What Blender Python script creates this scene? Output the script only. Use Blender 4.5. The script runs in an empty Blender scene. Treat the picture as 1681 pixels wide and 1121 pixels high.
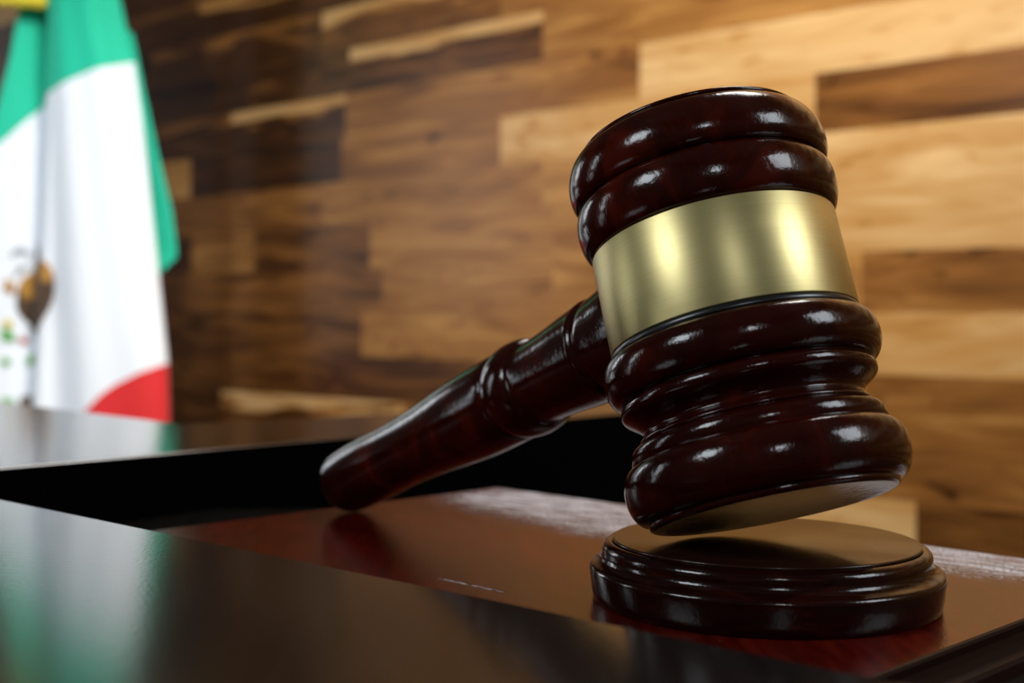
import bpy, bmesh, math, random
from mathutils import Vector, Matrix, noise
C = bpy.context.scene
COL = C.collection
random.seed(7)
EYE = 0.87                                     # camera height above the floor (m)

# ------------------------------------------------------------------ camera
cam_d = bpy.data.cameras.new('camera'); cam = bpy.data.objects.new('camera', cam_d); COL.objects.link(cam)
cam_d.sensor_width = 36.0; cam_d.lens = 45.93
cam_d.clip_start = 0.01; cam_d.clip_end = 60
pitch, roll = 0.0177, 0.0051
fw = Vector((0, math.cos(pitch), -math.sin(pitch))); up = Vector((0, math.sin(pitch), math.cos(pitch))); rt = Vector((1, 0, 0))
r2 = rt*math.cos(roll) + up*math.sin(roll); u2 = up*math.cos(roll) - rt*math.sin(roll)
cam.matrix_world = Matrix(((r2.x, u2.x, -fw.x, 0), (r2.y, u2.y, -fw.y, 0), (r2.z, u2.z, -fw.z, EYE), (0, 0, 0, 1)))
cam_d.dof.use_dof = True; cam_d.dof.focus_distance = 0.35; cam_d.dof.aperture_fstop = 11.0
C.camera = cam

# ------------------------------------------------------------------ light
C.view_settings.view_transform = 'Standard'; C.view_settings.look = 'None'
C.view_settings.exposure = 0.0; C.view_settings.gamma = 1.0
W = bpy.data.worlds.new('room_ambience'); C.world = W; W.use_nodes = True
bg = W.node_tree.nodes['Background']; bg.inputs[0].default_value = (0.8, 0.9, 1.0, 1); bg.inputs[1].default_value = 0.02

def area(name, loc, target, sx, sy, power, col):
    d = bpy.data.lights.new(name, 'AREA'); d.shape = 'RECTANGLE'; d.size = sx; d.size_y = sy
    d.energy = power; d.color = col
    o = bpy.data.objects.new(name, d); COL.objects.link(o)
    o.location = Vector(loc) + Vector((0, 0, EYE))
    o.rotation_euler = (Vector(target) - Vector(loc)).to_track_quat('-Z', 'Y').to_euler()
    return o
# windows and ceiling panel of the room, plus an added wall fill (positions relative to the camera)
area('ceiling_panel_light', (0.50, 1.10, 1.45), (0.45, 1.0, 0), 0.5, 0.5, 14, (1.0, 0.96, 0.92))
wall_fill = area('wall_fill_light', (0.62, 0.40, 1.40), (0.08, 1.79, 0.12), 0.5, 0.3, 11.3, (1.0, 0.91, 0.78))  # added fill lamp aimed at the wall to brighten the planks
wall_fill.data.spread = math.radians(72)
area('window_light', (-1.95, -0.55, 1.18), (0.1, 0.9, 0.1), 0.7, 0.6, 26, (0.86, 0.94, 1.0))
area('window_light', (0.09, -2.25, 1.20), (0.05, 0.4, 0), 0.3, 0.35, 9, (0.86, 0.94, 1.0))
area('window_light', (2.05, -0.32, 1.22), (0.05, 0.4, 0), 1.1, 0.9, 40, (0.86, 0.94, 1.0))
area('side_window_light', (-3.7, 1.62, 0.55), (-0.06, 1.9, 0.2), 0.35, 1.1, 9, (0.86, 0.94, 1.0))
area('corner_window_light', (-2.95, 4.05, 0.60), (0.0, 0.4, 0.0), 0.42, 1.2, 9, (0.90, 0.95, 1.0))

sp_d = bpy.data.lights.new('flag_fill_spot', 'SPOT'); sp_d.energy = 56; sp_d.color = (0.84, 0.93, 1.0); sp_d.spot_size = math.radians(24); sp_d.spot_blend = .7; sp_d.shadow_soft_size = .06  # added spot, only there to brighten the flag
sp_o = bpy.data.objects.new('flag_fill_spot', sp_d); COL.objects.link(sp_o); sp_o.location = (-0.45, 0.55, EYE+1.30)
sp_o.rotation_euler = (Vector((-.84, 2.145, .16))-Vector((-.45, .55, 1.30))).to_track_quat('-Z', 'Y').to_euler()

# ------------------------------------------------------------------ helpers
def link(o, parent=None):
    COL.objects.link(o)
    if parent is not None: o.parent = parent
    return o
def obj(name, bm, mats, parent=None, smooth=True):
    me = bpy.data.meshes.new(name); bm.normal_update(); bm.to_mesh(me); bm.free()
    for m in (mats if isinstance(mats, (list, tuple)) else [mats]): me.materials.append(m)
    if smooth:
        for p in me.polygons: p.use_smooth = True
    return link(bpy.data.objects.new(name, me), parent)
def tag(o, label, cat, group=None):
    o['label'] = label; o['category'] = cat
    if group: o['group'] = group
    return o
def empty(name, loc):
    o = bpy.data.objects.new(name, None); o.location = loc; o.empty_display_size = 0.02
    return link(o)
def spline(pts, n):
    """Catmull-Rom through (s, r) points"""
    out = []
    P = [pts[0]] + list(pts) + [pts[-1]]
    for i in range(1, len(P)-2):
        for k in range(n):
            t = k/n; a, b, c, d = P[i-1], P[i], P[i+1], P[i+2]
            out.append(tuple(0.5*((2*b[j]) + (-a[j]+c[j])*t + (2*a[j]-5*b[j]+4*c[j]-d[j])*t*t + (-a[j]+3*b[j]-3*c[j]+d[j])*t**3) for j in (0, 1)))
    out.append(tuple(pts[-1]))
    return out
def bulge(s0, r0, s1, r1, b, n=18):
    """half-ellipse swelling b between (s0, r0) and (s1, r1)"""
    return [((s0+s1)/2-(s1-s0)/2*math.cos(math.pi*k/n), r0+(r1-r0)*(1-math.cos(math.pi*k/n))/2+b*math.sin(math.pi*k/n)) for k in range(n+1)]
def lathe(bm, prof, origin, axis, nseg=144, mat=0):
    """profile of (distance along axis, radius) in metres"""
    a = Vector(axis).normalized(); ref = Vector((0, 0, 1)) if abs(a.z) < .9 else Vector((1, 0, 0))
    u = a.cross(ref).normalized(); v = a.cross(u)
    rings = []
    for s, r in prof:
        c = Vector(origin)+a*s
        if r < 1e-6: rings.append([bm.verts.new(c)])
        else: rings.append([bm.verts.new(c+(u*math.cos(2*math.pi*k/nseg)+v*math.sin(2*math.pi*k/nseg))*r) for k in range(nseg)])
    fs = []
    for A, B in zip(rings, rings[1:]):
        for k in range(nseg):
            k2 = (k+1) % nseg
            if len(A) == 1 and len(B) == 1: continue
            if len(A) == 1: f = bm.faces.new((A[0], B[k2], B[k]))
            elif len(B) == 1: f = bm.faces.new((A[k], A[k2], B[0]))
            else: f = bm.faces.new((A[k], A[k2], B[k2], B[k]))
            f.material_index = mat; fs.append(f)
    bmesh.ops.recalc_face_normals(bm, faces=fs)
def prism(bm, poly, z0, z1, bevel=0.0, seg=3):
    vs0 = [bm.verts.new((x, y, z0)) for x, y in poly]; vs1 = [bm.verts.new((x, y, z1)) for x, y in poly]
    n = len(poly); top = bm.faces.new(vs1); bot = bm.faces.new(vs0[::-1])
    fs = [top, bot]+[bm.faces.new((vs0[i], vs0[(i+1) % n], vs1[(i+1) % n], vs1[i])) for i in range(n)]
    bmesh.ops.recalc_face_normals(bm, faces=fs)
    if bevel:
        es = [e for e in top.edges]
        bmesh.ops.bevel(bm, geom=es, offset=bevel, segments=seg, profile=0.5, affect='EDGES')

# ------------------------------------------------------------------ materials
class NT:
    def __init__(s, name):
        s.m = bpy.data.materials.new(name); s.m.use_nodes = True; s.t = s.m.node_tree; s.t.nodes.clear()
        s.out = s.n('ShaderNodeOutputMaterial'); s.b = s.n('ShaderNodeBsdfPrincipled'); s.l(s.b.outputs[0], s.out.inputs[0])
    def n(s, typ, **kw):
        x = s.t.nodes.new(typ)
        for k, v in kw.items():
            if hasattr(x, k): setattr(x, k, v)
            else: x.inputs[k.replace('_', ' ')].default_value = v
        return x
    def l(s, a, b): s.t.links.new(a, b)
    def set(s, **kw):
        for k, v in kw.items(): s.b.inputs[k.replace('_', ' ')].default_value = v
    def ramp(s, fac, stops, interp='LINEAR'):
        r = s.n('ShaderNodeValToRGB'); r.color_ramp.interpolation = interp
        while len(r.color_ramp.elements) < len(stops): r.color_ramp.elements.new(0.5)
        for e, (p, c) in zip(r.color_ramp.elements, stops):
            e.position = p; e.color = c if len(c) == 4 else (*c, 1)
        s.l(fac, r.inputs[0]); return r
    def math(s, op, a, b=None, clamp=False):
        x = s.n('ShaderNodeMath', operation=op); x.use_clamp = clamp
        for i, v in enumerate((a, b)):
            if v is None: continue
            if isinstance(v, (int, float)): x.inputs[i].default_value = v
            else: s.l(v, x.inputs[i])
        return x.outputs[0]
    def noise(s, vec, scale, detail=4, rough=.55, dist=0):
        x = s.n('ShaderNodeTexNoise'); x.inputs['Scale'].default_value = scale; x.inputs['Detail'].default_value = detail
        x.inputs['Roughness'].default_value = rough; x.inputs['Distortion'].default_value = dist
        if vec is not None: s.l(vec, x.inputs['Vector'])
        return x
    def mapping(s, vec, scale=(1, 1, 1), loc=(0, 0, 0), rot=(0, 0, 0)):
        x = s.n('ShaderNodeMapping'); x.inputs['Scale'].default_value = scale; x.inputs['Location'].default_value = loc
        x.inputs['Rotation'].default_value = rot; s.l(vec, x.inputs['Vector']); return x.outputs[0]
    def bump(s, h, strength, dist):
        x = s.n('ShaderNodeBump'); x.inputs['Strength'].default_value = strength; x.inputs['Distance'].default_value = dist
        s.l(h, x.inputs['Height']); s.l(x.outputs[0], s.b.inputs['Normal']); return x
    def obj(s): return s.n('ShaderNodeTexCoord').outputs['Object']

def lacquer(name, dark, mid, red, rough, coat, scale=(9, 9, 5), bump=0.17):
    t = NT(name); o = t.obj()
    g = t.noise(t.mapping(o, scale), 5, 4, .6, .8)
    r = t.ramp(g.outputs['Fac'], [(0.3, dark), (0.55, mid), (0.78, red)])
    t.l(r.outputs[0], t.b.inputs['Base Color'])
    t.set(Roughness=rough, Coat_Weight=coat, Coat_Roughness=0.08, IOR=1.5, Specular_IOR_Level=.22)
    wv = t.noise(o, 520, 3, .55)
    t.bump(wv.outputs['Fac'], bump, 0.0006)
    return t.m
M_gavel = lacquer('mahogany_lacquer', (.010, .0012, .0008), (.022, .0022, .0008), (.085, .0065, .0014), .14, .1)
M_block = lacquer('block_lacquer', (.006, .0014, .001), (.011, .002, .0012), (.028, .004, .002), .14, .1, (14, 14, 60), .13)
M_disc = lacquer('striking_disc_lacquer', (.012, .004, .002), (.02, .006, .003), (.035, .010, .004), .22, .1, (12, 60, 12), .03)

t = NT('brushed_brass'); o = t.obj()
g = t.noise(t.mapping(o, (12, 12, 900)), 3, 3, .6)
t.l(t.ramp(g.outputs['Fac'], [(.3, (.72, .60, .27)), (.7, (.78, .66, .32))]).outputs[0], t.b.inputs['Base Color'])
t.set(Metallic=1.0, Roughness=.47, Anisotropic=.65, Anisotropic_Rotation=.25)
tg = t.n('ShaderNodeTangent', direction_type='RADIAL', axis='Z'); t.l(tg.outputs[0], t.b.inputs['Tangent'])
M_brass = t.m
t = NT('black_groove'); t.set(Base_Color=(.006, .005, .005, 1), Roughness=.3); M_black = t.m

# reddish board: lacquered mahogany with dust specks, a painted sheen and fine pitting
t = NT('board_mahogany'); o = t.obj()
g = t.noise(t.mapping(o, (60, 8, 8), rot=(0, 0, .78)), 4, 5, .6, .5)
base = t.ramp(g.outputs['Fac'], [(.25, (.03, .0014, .0008)), (.5, (.06, .003, .0014)), (.75, (.10, .007, .002))])
dn = t.noise(o, 520, 3, .65); dl_ = t.noise(o, 40, 3, .6)
# sheen painted into the colour along the rear edge, grained like dust: board coordinates a (long side), b (from the rear edge)
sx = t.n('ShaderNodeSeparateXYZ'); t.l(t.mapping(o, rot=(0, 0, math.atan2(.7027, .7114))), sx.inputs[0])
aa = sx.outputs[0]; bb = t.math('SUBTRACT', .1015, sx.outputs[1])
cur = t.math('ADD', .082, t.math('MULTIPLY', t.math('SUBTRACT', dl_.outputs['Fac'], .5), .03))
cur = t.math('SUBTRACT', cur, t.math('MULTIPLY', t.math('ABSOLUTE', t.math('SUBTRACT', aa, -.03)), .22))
sheen_dust = t.math('MULTIPLY', t.math('SUBTRACT', cur, bb), 34, True)
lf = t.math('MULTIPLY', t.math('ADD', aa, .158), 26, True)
sheen_dust = t.math('MULTIPLY', sheen_dust, lf)
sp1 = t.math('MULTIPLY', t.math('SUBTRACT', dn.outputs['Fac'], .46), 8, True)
hole = t.math('MULTIPLY', t.math('ADD', t.math('SUBTRACT', dn.outputs['Fac'], .64), t.math('MULTIPLY', sheen_dust, .42)), 9, True)   # breaks up into grains at the border
sheen_dust = t.math('MULTIPLY', sheen_dust, t.math('ADD', t.math('MULTIPLY', hole, .72), .10))
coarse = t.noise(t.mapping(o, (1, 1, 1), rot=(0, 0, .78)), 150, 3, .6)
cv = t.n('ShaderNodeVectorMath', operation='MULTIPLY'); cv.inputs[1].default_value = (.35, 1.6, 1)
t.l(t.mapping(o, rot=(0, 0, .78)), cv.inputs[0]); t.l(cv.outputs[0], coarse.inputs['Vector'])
sheen_dust = t.math('MULTIPLY', sheen_dust, t.math('ADD', .35, t.math('MULTIPLY', t.math('SUBTRACT', coarse.outputs['Fac'], .38), 3.6, True)))
# a short chipped scratch near the front edge, its glints painted pale
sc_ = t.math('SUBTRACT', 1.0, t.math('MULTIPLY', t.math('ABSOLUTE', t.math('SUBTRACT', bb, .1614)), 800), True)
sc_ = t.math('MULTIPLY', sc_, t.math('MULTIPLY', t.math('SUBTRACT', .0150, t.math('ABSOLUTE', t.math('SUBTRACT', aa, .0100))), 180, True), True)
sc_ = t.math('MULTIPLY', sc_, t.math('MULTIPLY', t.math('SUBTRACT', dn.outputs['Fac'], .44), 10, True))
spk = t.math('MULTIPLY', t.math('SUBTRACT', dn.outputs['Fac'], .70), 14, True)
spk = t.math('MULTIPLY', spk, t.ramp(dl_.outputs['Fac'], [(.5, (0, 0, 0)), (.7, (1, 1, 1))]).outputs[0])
sheen_dust = t.math('MAXIMUM', sheen_dust, t.math('MAXIMUM', t.math('MULTIPLY', spk, .6), sc_))
mx = t.n('ShaderNodeMix', data_type='RGBA'); t.l(t.math('MULTIPLY', sheen_dust, .85), mx.inputs['Factor']); t.l(base.outputs[0], mx.inputs['A']); mx.inputs['B'].default_value = (.86, .86, .93, 1)
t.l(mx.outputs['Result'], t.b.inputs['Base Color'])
t.l(t.math('ADD', .17, t.math('MULTIPLY', sheen_dust, .22)), t.b.inputs['Roughness'])
t.set(Specular_IOR_Level=.3)
gn = t.n('ShaderNodeTexVoronoi'); gn.inputs['Scale'].default_value = 620; t.l(o, gn.inputs['Vector'])
b1 = t.noise(o, 1100, 3, .6)
hh = t.math('ADD', t.math('MULTIPLY', b1.outputs['Fac'], .0001), t.math('MULTIPLY', t.math('MULTIPLY', gn.outputs['Distance'], sheen_dust), -.0016))
t.bump(hh, 1.0, 1.0); M_board = t.m

t = NT('board_edge_shaded'); t.set(Base_Color=(.008, .002, .0012, 1), Roughness=.45, Specular_IOR_Level=.08); M_edge = t.m  # darker copy of the mahogany: shade of the sides put into the colour
# dark espresso desk finish
t = NT('espresso_finish'); o = t.obj()
g = t.noise(t.mapping(o, (30, 2, 30), rot=(0, 0, .83)), 6, 5, .6)
t.l(t.ramp(g.outputs['Fac'], [(.3, (.006, .005, .0045)), (.7, (.012, .010, .009))]).outputs[0], t.b.inputs['Base Color'])
t.set(Roughness=.14, Specular_IOR_Level=.6)
b1 = t.noise(o, 700, 3, .6); t.bump(b1.outputs['Fac'], .05, .0004); M_desk = t.m

def cloth(name, col, col2=None):
    t = NT(name); o = t.obj()
    w = t.noise(o, 900, 2, .5)
    t.set(Base_Color=(*col, 1), Roughness=.75, Sheen_Weight=.15); t.bump(w.outputs['Fac'], .1, .0006); return t.m
M_green = cloth('green_satin', (.0, .50, .31)); M_white = cloth('white_satin', (.78, .82, .89)); M_red = cloth('red_satin', (.62, .012, .015))
M_gold = cloth('gold_braid', (.75, .58, .03))
M_ebrown = cloth('embroidery_brown', (.07, .035, .015)); M_eorange = cloth('embroidery_ochre', (.42, .2, .03))
M_egreen = cloth('embroidery_green', (.10, .35, .06)); M_egrey = cloth('embroidery_grey', (.35, .38, .42)); M_eyel = cloth('embroidery_yellow', (.6, .5, .08)); M_ered = cloth('embroidery_red', (.5, .1, .08))
t = NT('pole_wood'); t.set(Base_Color=(.10, .06, .035, 1), Roughness=.4); M_pole = t.m

t = NT('dull_black_edge'); t.set(Base_Color=(.0012, .0012, .0013, 1), Roughness=.7, Specular_IOR_Level=.0); M_side = t.m
# ------------------------------------------------------------------ setting: plank wall, floor
# wood strip wall: strips .0702 m high; attribute 'plank' = (tone, seed, sapwood amount)
t = NT('walnut_strip_panelling')
at = t.n('ShaderNodeAttribute', attribute_name='plank'); sp = t.n('ShaderNodeSeparateColor'); t.l(at.outputs['Color'], sp.inputs[0])
uv = t.n('ShaderNodeUVMap', uv_map='metric').outputs[0]; lv = t.n('ShaderNodeUVMap', uv_map='strip').outputs[0]
cb = t.n('ShaderNodeCombineXYZ'); t.l(t.math('MULTIPLY', sp.outputs[1], 37.0), cb.inputs[2])
va = t.n('ShaderNodeVectorMath', operation='ADD'); t.l(uv, va.inputs[0]); t.l(cb.outputs[0], va.inputs[1])
n1 = t.noise(t.mapping(va.outputs[0], (2.6, 20, 1)), 1.5, 3, .5, 1.2)      # broad figure
n2 = t.noise(t.mapping(va.outputs[0], (8, 220, 1)), 1.5, 4, .6, .2)        # fine grain
n3 = t.noise(t.mapping(va.outputs[0], (7, 30, 1)), 1.1, 2, .5, 1.5)         # knots
f = t.math('ADD', sp.outputs[0], t.math('MULTIPLY', t.math('SUBTRACT', n1.outputs['Fac'], .5), .60))
f = t.math('ADD', f, t.math('MULTIPLY', t.math('SUBTRACT', n2.outputs['Fac'], .5), .10))
kn = t.ramp(n3.outputs['Fac'], [(.62, (0, 0, 0)), (.74, (1, 1, 1))])
f = t.math('SUBTRACT', f, t.math('MULTIPLY', kn.outputs[0], .22))
ls = t.n('ShaderNodeSeparateXYZ'); t.l(lv, ls.inputs[0])
wob = t.math('MULTIPLY', t.math('SUBTRACT', n1.outputs['Fac'], .5), 1.3)
edge = t.math('MULTIPLY', t.math('SUBTRACT', t.math('ADD', ls.outputs[1], wob), .62), 7.0, True)
f = t.math('ADD', f, t.math('MULTIPLY', edge, sp.outputs[2]), True)
r = t.ramp(f, [(0.0, (.018, .006, .0015)), (.22, (.060, .020, .004)), (.45, (.23, .09, .02)), (.68, (.44, .215, .058)), (.98, (.68, .45, .21))])
t.l(r.outputs[0], t.b.inputs['Base Color'])
t.set(Roughness=.28, Specular_IOR_Level=.24)
M_wall = t.m

WD = Vector((0.7398, -0.6729, 0))               # along the wall, to the right
WN = Vector((-0.6729, -0.7398, 0))              # into the room
W0 = Vector((0.4995, 1.41, EYE))                # wall point at t = 0
STRIP, Z0 = 0.0702, 0.0085
# strips in view: row -> [(t at left end, tone, sapwood)], t in metres from W0
rows = {
 7: [(-4.4, .2, .1), (-1.45, .2, .4), (-.95, .4, .3), (-.55, .55, .2), (.0, .8, 0)],
 6: [(-4.4, .15, 0), (-1.6, .2, .2), (-1.1, .38, .35), (-.7, .48, .1), (-.15, .6, .2), (.3, .8, 0)],
 5: [(-4.4, .13, 0), (-1.3, .2, 0), (-1.03, .27, .5), (-.62, .52, 0), (.5, .6, 0)],
 4: [(-4.4, .12, 0), (-1.62, .2, .2), (-1.35, .18, .55), (-1.04, .45, .05), (-.452, .86, 0), (.6, .4, 0)],
 3: [(-4.4, .62, 0), (-1.474, .15, 0), (-1.05, .42, 0), (-.70, .76, 0), (-.195, .34, 0), (.5, .6, 0)],
 2: [(-4.4, .2, 0), (-1.60, .40, 0), (-1.10, .50, 0), (-.62, .58, 0), (-.25, .80, 0), (.4, .5, 0)],
 1: [(-4.4, .2, 0), (-1.47, .50, 0), (-1.28, .30, 0), (-.98, .50, 0), (-.60, .54, 0), (-.22, .78, 0), (.3, .8, 0)],
 0: [(-4.4, .3, 0), (-1.5, .36, 0), (-.95, .50, 0), (-.60, .54, 0), (-.30, .55, 0), (-.133, .45, 0), (.5, .7, 0)],
 -1: [(-4.4, .28, 0), (-1.3, .28, 0), (-1.0, .54, 0), (-.5, .60, 0), (-.15, .74, 0), (.3, .5, 0)],
 -2: [(-4.4, .26, 0), (-1.6, .30, 0), (-1.072, .20, 0), (-.74, .5, 0), (-.13, .43, 0), (.4, .7, 0)],
 -3: [(-4.4, .28, 0), (-1.38, .26, .55), (-.9, .5, 0), (-.5, .4, 0), (-.1, .42, 0), (.2, .45, 0)],
 -4: [(-4.4, .3, 0), (-1.4, .3, 0), (-.6, .8, 0), (-.0650, .30, 0), (.25, .6, 0)],
 -5: [(-4.4, .3, 0), (-1.2, .4, 0), (-.2, .5, 0), (.3, .4, 0)],
}
bm = bmesh.new(); lay = bm.loops.layers.float_color.new('plank'); uvm = bm.loops.layers.uv.new('metric'); uvs = bm.loops.layers.uv.new('strip')
for k in range(-13, 28):
    z0, z1 = Z0+STRIP*k, Z0+STRIP*(k+1)
    if z0 < -EYE: z0 = -EYE
    if k in rows: row = rows[k]
    else:
        row = []; tt = -4.4
        while tt < 2.7: row.append((tt, random.choice((.2, .35, .45, .6, .8)), random.choice((0, 0, .4)))); tt += random.uniform(.4, .9)
    if k in rows:                                # strips out of view to the left
        row = [(-4.4, .3, 0), (-3.5, .45, .2), (-2.8, .25, 0), (-2.1, row[0][1], row[0][2])] + row[1:]
    ends = [q[0] for q in row[1:]]+[2.75]
    for (ta, tone, sap), tb in zip(row, ends):
        sd = random.random()
        vs = [bm.verts.new(W0+WD*a+Vector((0, 0, b))) for a, b in ((ta, z0), (tb, z0), (tb, z1), (ta, z1))]
        f = bm.faces.new(vs)
        if f.normal.dot(WN) < 0: pass
        for lp, (a, b, c) in zip(f.loops, ((ta, z0, 0), (tb, z0, 0), (tb, z1, 1), (ta, z1, 1))):
            lp[lay] = (tone, sd, sap, 1); lp[uvm].uv = (a, b); lp[uvs].uv = ((a-ta), c)
bm.normal_update()
for f in bm.faces:
    if f.normal.dot(WN) < 0: f.normal_flip()
zt = Z0+STRIP*28
back = [bm.verts.new(W0+WD*a+Vector((0, 0, b))-WN*d) for d in (.0005, .06) for a, b in ((-4.4, -EYE), (2.75, -EYE), (2.75, zt), (-4.4, zt))]
for q in ((0, 1, 5, 4), (1, 2, 6, 5), (2, 3, 7, 6), (3, 0, 4, 7), (4, 5, 6, 7)): bm.faces.new([back[i] for i in q])
wall = obj('wall_back', bm, M_wall, smooth=False); wall['kind'] = 'structure'

t = NT('floor_stone'); o = t.obj(); g = t.noise(o, 3, 4)
t.l(t.ramp(g.outputs['Fac'], [(.3, (.07, .06, .05)), (.7, (.10, .09, .075))]).outputs[0], t.b.inputs['Base Color']); t.set(Roughness=.35)
bm = bmesh.new(); prism(bm, [tuple((W0+WD*a+WN*b)[:2]) for a, b in ((-4.5, -.1), (2.85, -.1), (2.85, 3.55), (-4.5, 3.55))], -.05, 0)
fl = obj('floor', bm, t.m, smooth=False); fl['kind'] = 'structure'

def wall_slab(name, a, b, z0, z1, th, m):
    a, b = Vector((a[0], a[1])), Vector((b[0], b[1])); d = (b-a).normalized(); n = Vector((-d.y, d.x))*th
    bm = bmesh.new(); prism(bm, [tuple(a), tuple(b), tuple(b-n), tuple(a-n)], z0, z1)
    o = obj(name, bm, m, smooth=False); o['kind'] = 'structure'; return o
t = NT('cream_plaster'); o = t.obj(); g = t.noise(o, 60, 3)
t.l(t.ramp(g.outputs['Fac'], [(.3, (.12, .115, .105)), (.7, (.14, .135, .12))]).outputs[0], t.b.inputs['Base Color']); t.set(Roughness=.8)
M_cream = t.m
def wp(tt, n): q = W0+WD*tt+WN*n; return (q.x, q.y)
NB, TL, TR, ZC = 3.45, -4.4, 2.75, 2.85
wall_slab('wall_front', wp(TL, NB), wp(TR, NB), 0, ZC, .1, M_cream)
wall_slab('wall_right', wp(TR, NB), wp(TR, -.06), 0, ZC, .1, M_cream)
wall_slab('wall_left', wp(TL, -.06), wp(TL, NB), 0, ZC, .1, M_cream)
bm = bmesh.new(); prism(bm, [wp(TL-.1, -.1), wp(TR+.1, -.1), wp(TR+.1, NB+.1), wp(TL-.1, NB+.1)], ZC, ZC+.1)
ce = obj('ceiling', bm, M_cream, smooth=False); ce['kind'] = 'structure'

# ------------------------------------------------------------------ judge's bench: raised counter, desk
LEDGE = EYE-.062
poly = [(-.2368, .4997), (.1514, .9538), (.075, 1.02), (-.0753, .8494), (-.19, .7539), (-.90, 1.50), (-1.35, .75), (-.55, -.30), (.36, -.30), (.36, -.044)]
counter = empty('judges_bench', (-.5, .3, 0))
inv = Matrix.Translation((.5, -.3, 0))
bm = bmesh.new(); prism(bm, poly, LEDGE-.022, LEDGE, .0012); bmesh.ops.transform(bm, matrix=inv, verts=bm.verts); bm.normal_update()
for f in bm.faces: f.material_index = 1 if abs(f.normal.z) < .3 else 0
obj('counter_top', bm, [M_desk, M_side], counter, smooth=False)
bm = bmesh.new(); prism(bm, [(-.2368, .4997), (.1514, .9538), (.075, 1.02), (-.0753, .8494), (-.19, .7539), (-.88, 1.46), (-1.30, .75), (-.52, -.27), (.34, -.27), (.34, -.0235)], 0, LEDGE-.022); bmesh.ops.transform(bm, matrix=inv, verts=bm.verts)
obj('counter_body', bm, M_side, counter, smooth=False)
tag(counter, 'dark espresso counter in the foreground with an L-shaped glossy raised top', 'desk')

DESK = EYE-.0785-.0115
desk = empty('writing_desk', (.12, .3, 0))
inv = Matrix.Translation((-.12, -.3, 0))
dp = [(-.228, .493), (-.14, .61), (-.0124, .6231), (.2366, .3771), (.37, .244), (.37, -.03)]
bm = bmesh.new(); prism(bm, dp, DESK-.02, DESK, .001); bmesh.ops.transform(bm, matrix=inv, verts=bm.verts)
obj('desk_top', bm, M_desk, desk, smooth=False)
bm = bmesh.new(); prism(bm, [(-.2, .50), (-.13, .59), (-.013, .602), (.225, .366), (.35, .235), (.35, .02)], 0, DESK-.02); bmesh.ops.transform(bm, matrix=inv, verts=bm.verts)
obj('desk_body', bm, M_desk, desk, smooth=False)
tag(desk, 'lower dark desk surface sunk behind the foreground counter, under the red board', 'desk')

# ------------------------------------------------------------------ mahogany board with moulded edge
BT = EYE-.0785
B = Vector((-.0065, .6045)); db = Vector((.7114, -.7027)); dl = Vector((-.7027, -.7114))
LB, WB = .2842, .203
cen = B+db*LB/2+dl*WB/2
bm = bmesh.new()
prof = [(0, -.0115), (0, -.0085), (-.0008, -.0075), (-.0030, -.0068), (-.0046, -.0052), (-.0052, -.0034), (-.0052, -.0030), (-.0040, -.0028), (-.0038, -.0010), (-.0042, -.0003), (-.0050, 0)]
loops = []
for off, z in prof:
    # off <= 0: shrink from the foot; foot is 5 mm outside the top edge
    e = .0050+off
    loops.append([bm.verts.new((x, y, z)) for x, y in (
        tuple(-db*(LB/2+e)-dl*(WB/2+e)), tuple(db*(LB/2+e)-dl*(WB/2+e)), tuple(db*(LB/2+e)+dl*(WB/2+e)), tuple(-db*(LB/2+e)+dl*(WB/2+e)))])
for a, b_ in zip(loops, loops[1:]):
    for i in range(4): bm.faces.new((a[i], a[(i+1) % 4], b_[(i+1) % 4], b_[i]))
bm.faces.new(loops[-1]); bm.faces.new(loops[0][::-1])
bmesh.ops.recalc_face_normals(bm, faces=bm.faces)
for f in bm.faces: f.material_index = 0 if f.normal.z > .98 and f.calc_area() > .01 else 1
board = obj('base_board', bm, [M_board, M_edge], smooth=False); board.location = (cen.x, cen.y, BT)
tag(board, 'reddish brown lacquered rectangular wooden board with moulded edge under the sound block', 'wooden board')

# ------------------------------------------------------------------ sound block
blk = empty('sound_block', (.0712, .3663, BT))
mm = lambda L: [(a*.001, b*.001) for a, b in L]
body = [(0, 0), (0, 47.5)]+[(.3, 47.9), (3.0, 48.4), (8.2, 49.0), (9.0, 48.9), (9.6, 48.55), (9.95, 48.0), (10.15, 47.4), (10.5, 46.7), (11.1, 46.0), (11.9, 45.55), (12.9, 45.4), (14.0, 45.4), (14.8, 45.15), (15.5, 44.6), (15.95, 43.9), (16.15, 43.3), (16.1, 42.9), (15.9, 42.6), (15.9, 0)]
bm = bmesh.new(); lathe(bm, mm(body), (0, 0, 0), (0, 0, 1), 160); obj('block_body', bm, M_block, blk)
disc = [(15.7, 0), (15.7, 42.2), (16.3, 42.5), (16.6, 42.5), (16.82, 42.35), (16.9, 42.0), (16.9, 0)]
bm = bmesh.new(); lathe(bm, mm(disc), (0, 0, 0), (0, 0, 1), 160); d_ = obj('striking_disc', bm, M_disc, blk); d_['label'] = 'brown flat striking disc'
tag(blk, 'round dark mahogany sound block under the gavel head', 'sound block')

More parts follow.
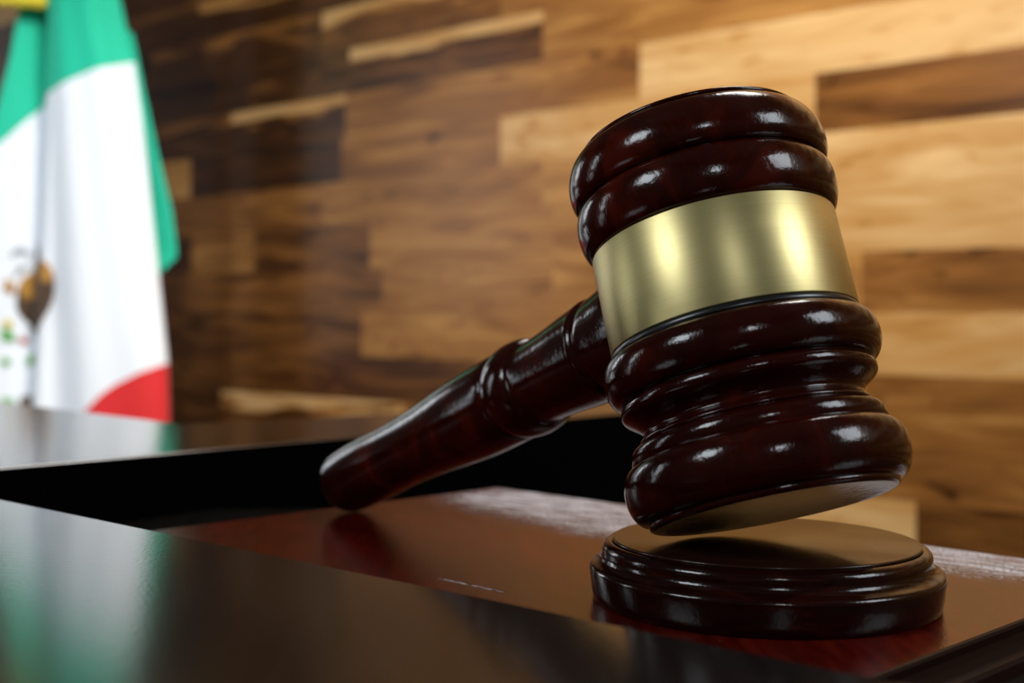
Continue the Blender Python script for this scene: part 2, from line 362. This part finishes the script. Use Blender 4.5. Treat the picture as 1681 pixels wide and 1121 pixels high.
# ------------------------------------------------------------------ gavel
gx, gy, gz = .0585, .3625, EYE+.0089
A = Vector((-.176, .2882, .9413)).normalized(); D = Vector((-.5629, .7518, -.3405)).normalized()
gav = empty('gavel', (gx, gy, gz))
zx = A; xx = (D-A*D.dot(A)).normalized(); yy = zx.cross(xx)
gav.rotation_euler = Matrix((xx, yy, zx)).transposed().to_euler()
DL = Vector((D.dot(xx), 0, D.dot(zx))); AL = Vector((0, 0, 1))
P = [(-45.4, 0), (-45.4, 31.0), (-45.2, 31.5), (-44.8, 31.7), (-44.3, 31.6), (-44.0, 31.1), (-43.8, 31.0), (-43.6, 31.4)]
P += bulge(-43.5, 32.0, -28.9, 33.9, 3.75, 24)
P += bulge(-28.7, 33.9, -14.4, 33.2, 3.15, 20)
P += [(-14.2, 33.0), (14.0, 33.0), (14.2, 33.4), (15.7, 33.3), (15.85, 33.8)]
P += bulge(15.9, 34.1, 28.7, 33.9, 3.95, 22)
P += spline([(28.8, 33.7), (29.5, 34.5), (30.6, 34.9), (31.8, 34.85), (32.8, 34.2), (33.8, 32.9), (35, 31.3), (36.2, 30.2), (37.2, 29.8), (38, 30.1), (38.6, 30.8), (39.3, 31.4), (39.9, 31.4), (40.3, 31.0)], 3)
P += [(40.4, 31.2), (40.8, 32.4), (41.1, 33.3), (41.7, 33.9), (42.5, 34.2), (45.2, 34.6), (45.6, 34.3)]
P += bulge(45.9, 34.3, 61.0, 33.6, 4.2, 22)
P += [(61.2, 33.2), (61.5, 33.3), (62.3, 33.2), (62.75, 32.6), (62.85, 31.8), (62.6, 30.0), (62.5, 0)]
bm = bmesh.new(); lathe(bm, mm(P), (0, 0, 0), -AL, 168); obj('gavel_head', bm, M_gavel, gav)
bm = bmesh.new(); lathe(bm, mm([(-13.9, 33.0), (-13.9, 34.1), (-13.7, 34.25), (13.7, 34.25), (13.9, 34.1), (13.9, 33.0)]), (0, 0, 0), -AL, 168)
b_ = obj('brass_band', bm, M_brass, gav); b_['label'] = 'brushed brass band round the head'
bm = bmesh.new(); lathe(bm, mm([(13.9, 33.0), (13.95, 33.8), (14.3, 34.15), (15.3, 34.3), (15.8, 34.1), (16.0, 33.4)]), (0, 0, 0), -AL, 168)
obj('groove_ring', bm, M_black, gav)
hp = [(25.87, 18.46), (33.78, 17.94), (41.66, 16.94), (46.58, 16.33), (48.73, 15.83), (49.72, 15.23), (50.5, 15.83), (51.97, 16.42), (54.42, 16.22), (59.31, 15.81), (65.16, 15.31), (72.95, 14.6), (80.71, 14.09), (85.06, 13.99), (86.12, 14.19), (86.9, 15.08), (89.41, 16.07), (93.26, 16.46), (97.12, 16.15), (100.0, 15.36), (101.15, 14.86), (102.11, 15.35), (104.8, 15.65), (110.54, 15.74), (119.14, 15.72), (128.65, 15.41), (140.01, 14.7), (151.32, 13.9), (162.57, 13.29), (171.91, 12.99), (183.06, 12.92), (194.15, 13.2), (205.19, 13.28), (214.35, 13.07), (219.83, 12.77), (222.38, 12.08), (224.02, 10.81), (224.75, 9.24), (224.93, 7.48), (224.93, 0.0)]
bm = bmesh.new(); lathe(bm, [(0.026, 0)]+mm(spline(hp, 5)), (0, 0, 0), DL, 96); obj('handle', bm, M_gavel, gav)
tag(gav, 'dark mahogany judge gavel with brass band leaning on the sound block', 'gavel')

# ------------------------------------------------------------------ flag on its pole
FY = 2.145
flag = empty('flag', (-.84, FY+.06, 0))
def lerp(x, pts):
    if x <= pts[0][0]: return pts[0][1]
    for (a, b), (c, d) in zip(pts, pts[1:]):
        if x <= c: return b+(d-b)*(x-a)/(c-a)
    return pts[-1][1]
# millimetres in the plane of the flag: x to the right of the pole foot, h = height above the camera level
LEFT = [(-400, -90), (25, -70), (295, -25), (425, 5), (510, 19), (600, 40)]
RIGHT = [(-400, 275), (-160, 273), (-75, 270), (60, 255), (125, 248), (225, 237), (325, 226), (420, 213), (525, 190), (600, 172)]
GW = [(-90, 225), (0, 295), (50, 350), (60, 360), (90, 375), (150, 400), (213, 420), (300, 430)]
WR = [(-90, -300), (40, -235), (100, -190), (150, -147), (165, -130), (190, -112), (230, -92), (272, -77), (300, -70)]
def S(x, h, off=0.0):
    L, Rr = lerp(h, LEFT), lerp(h, RIGHT); u = (x-L)/(Rr-L)
    fold = 40+20*(h+160)/580.                        # the crease drifts to the right as it rises
    if x < fold:
        q = (fold-x)/100.; y = .016+.05*math.exp(-q*2.6)
    else:
        q = (x-fold)/(Rr-fold+1e-6); y = -.002*math.sin(math.pi*min(q*6, 1))+.014*math.sin(q*7.0+.5+h*.0015)*(1-.3*q)+.005*math.sin(q*13+h*.004)
        e = max(0, 1-q*9); y += .028*e*e
        e2 = max(0, (q-.92)/.08); y += .012*e2*e2
    return Vector((x*.001-.84, FY+y+off, EYE+h*.001))
bm = bmesh.new(); cols = []
NX = 90
xs_u = [i/NX for i in range(NX+1)]
top_h, bot_h = 590., -390.
for u in xs_u:
    col = []
    # boundaries for this column by fixed-point iteration on x(u, h)
    def X(h): L, Rr = lerp(h, LEFT), lerp(h, RIGHT); return L+(Rr-L)*u
    h1 = 350.; h2 = -120.
    for _ in range(30): h1 = .5*h1+.5*lerp(X(h1), GW); h2 = .5*h2+.5*lerp(X(h2), WR)
    hs = [top_h+(h1-top_h)*i/16 for i in range(17)]+[h1+(h2-h1)*i/34 for i in range(1, 35)]+[h2+(bot_h-h2)*i/14 for i in range(1, 15)]
    cols.append([bm.verts.new(S(X(h), h)) for h in hs])
for a, b_ in zip(cols, cols[1:]):
    for i in range(len(a)-1):
        f = bm.faces.new((a[i], a[i+1], b_[i+1], b_[i])); f.material_index = 0 if i < 16 else (1 if i < 50 else 2)
# the fold of green that hangs behind the right edge
OUT = [(50, 258), (65, 262), (100, 284), (175, 275), (275, 250), (375, 228), (440, 216), (500, 200)]
fc = []
for i in range(15):
    u = i/14.; c = []
    for j in range(31):
        hh = 470+(63-470)*j/30
        x1 = lerp(hh, OUT); x0 = x1-70
        hx = hh if j < 30 else hh
        bot = 60+max(0, (u-.72)/.28)*38                       # lower edge rises to the tip
        h2 = 470+(bot-470)*j/30; x1 = lerp(h2, OUT); x = (x1-70)+70*u
        c.append(bm.verts.new(Vector((x*.001-.84, FY+.030+.010*math.sin(u*4), EYE+h2*.001))))
    fc.append(c)
for a, b_ in zip(fc, fc[1:]):
    for i in range(30): bm.faces.new((a[i], a[i+1], b_[i+1], b_[i])).material_index = 0
inv = Matrix.Translation((.84, -FY-.06, 0))
bmesh.ops.transform(bm, matrix=inv, verts=bm.verts)
fo = obj('flag_cloth', bm, [M_green, M_white, M_red], flag)
sol = fo.modifiers.new('thickness', 'SOLIDIFY'); sol.thickness = .0012
# embroidered emblem: the eagle on the cloth, and its pieces
EMAT = [M_ebrown, M_eorange, M_egreen, M_egrey, M_eyel, M_ered]
def patch(name, pts, mat, parent, off=-.0025, n=6):
    bm = bmesh.new()
    cx_ = sum(p[0] for p in pts)/len(pts); ch = sum(p[1] for p in pts)/len(pts)
    rings = []
    P_ = spline(list(pts)+[pts[0]], 4)[:-1]
    for k in range(1, n+1):
        rings.append([bm.verts.new(S(cx_+(x-cx_)*k/n, ch+(h-ch)*k/n, off)) for x, h in P_])
    c0 = bm.verts.new(S(cx_, ch, off)); m = len(P_)
    for i in range(m): bm.faces.new((c0, rings[0][i], rings[0][(i+1) % m]))
    for a, b_ in zip(rings, rings[1:]):
        for i in range(m): bm.faces.new((a[i], b_[i], b_[(i+1) % m], a[(i+1) % m]))
    bmesh.ops.transform(bm, matrix=inv, verts=bm.verts)
    o = obj(name, bm, EMAT[mat], parent); sol = o.modifiers.new('thickness', 'SOLIDIFY'); sol.thickness = .001
    return o
eag = patch('emblem', [(41, 121), (50, 90), (66, 92), (82, 70), (84, 40), (74, 10), (58, -15), (42, -36), (30, -15), (15, 8), (14, 40), (22, 62), (36, 75)], 0, flag)
eag['label'] = 'embroidered brown eagle emblem'
patch('eagle_wing', [(56, 80), (66, 92), (80, 76), (80, 58), (68, 55), (58, 62)], 1, eag, -.0042)
patch('eagle_wing', [(20, 60), (38, 74), (44, 55), (40, 30), (26, 28), (17, 42)], 1, eag, -.0042)
patch('serpent_coil', [(4, 100), (18, 118), (32, 104), (30, 98), (18, 110), (9, 98)], 3, eag)
patch('serpent_coil', [(10, 66), (16, 84), (28, 84), (29, 78), (20, 77), (15, 64)], 3, eag)
patch('eagle_claw', [(-2, 62), (6, 58), (11, 46), (8, 36), (-4, 44)], 1, eag)
patch('cactus_fruit', [(-6, -8), (4, -6), (8, -18), (2, -20), (-6, -18)], 4, eag)
patch('cactus_pad', [(-8, -22), (2, -24), (12, -36), (8, -42), (-8, -40)], 2, eag)
patch('ribbon', [(16, -36), (26, -38), (28, -46), (18, -46)], 5, eag)
patch('wreath_leaf', [(24, -74), (34, -62), (40, -66), (38, -78), (28, -84)], 2, eag)
patch('wreath_leaf', [(-8, -70), (2, -72), (3, -82), (-8, -82)], 2, eag)
patch('wreath_leaf', [(-10, -138), (4, -138), (8, -146), (-10, -148)], 2, eag)
patch('wreath_knot', [(16, -138), (34, -134), (44, -150), (20, -156)], 0, eag)
bm = bmesh.new(); lathe(bm, [(0, 0), (0, .15), (.012, .15), (.03, .12), (.05, .04), (.09, .02)]+[(.09+.1*i, .0125) for i in range(1, 16)]+[(1.62, .02), (1.66, .004), (1.74, 0)], (0, .06, 0), (0, 0, 1), 32)
obj('flag_pole', bm, M_pole, flag)
# gold braid tie at the top of the cloth
bm = bmesh.new()
for i in range(7):
    x0 = 4+i*10; c0 = Vector((x0*.001-.84, FY-.01+.02*(i/6.), EYE+.524))
    lathe(bm, [(-.020, 0), (-.019, .004), (-.012, .0085), (0, .0095), (.012, .0086), (.017, .004), (.019, 0)], c0, (.12*math.sin(i*2.1), 0, 1), 16)
bmesh.ops.transform(bm, matrix=inv, verts=bm.verts)
obj('gold_fringe', bm, M_gold, flag)
tag(flag, 'green, white and red flag with eagle emblem hanging from its pole by the wall', 'flag')
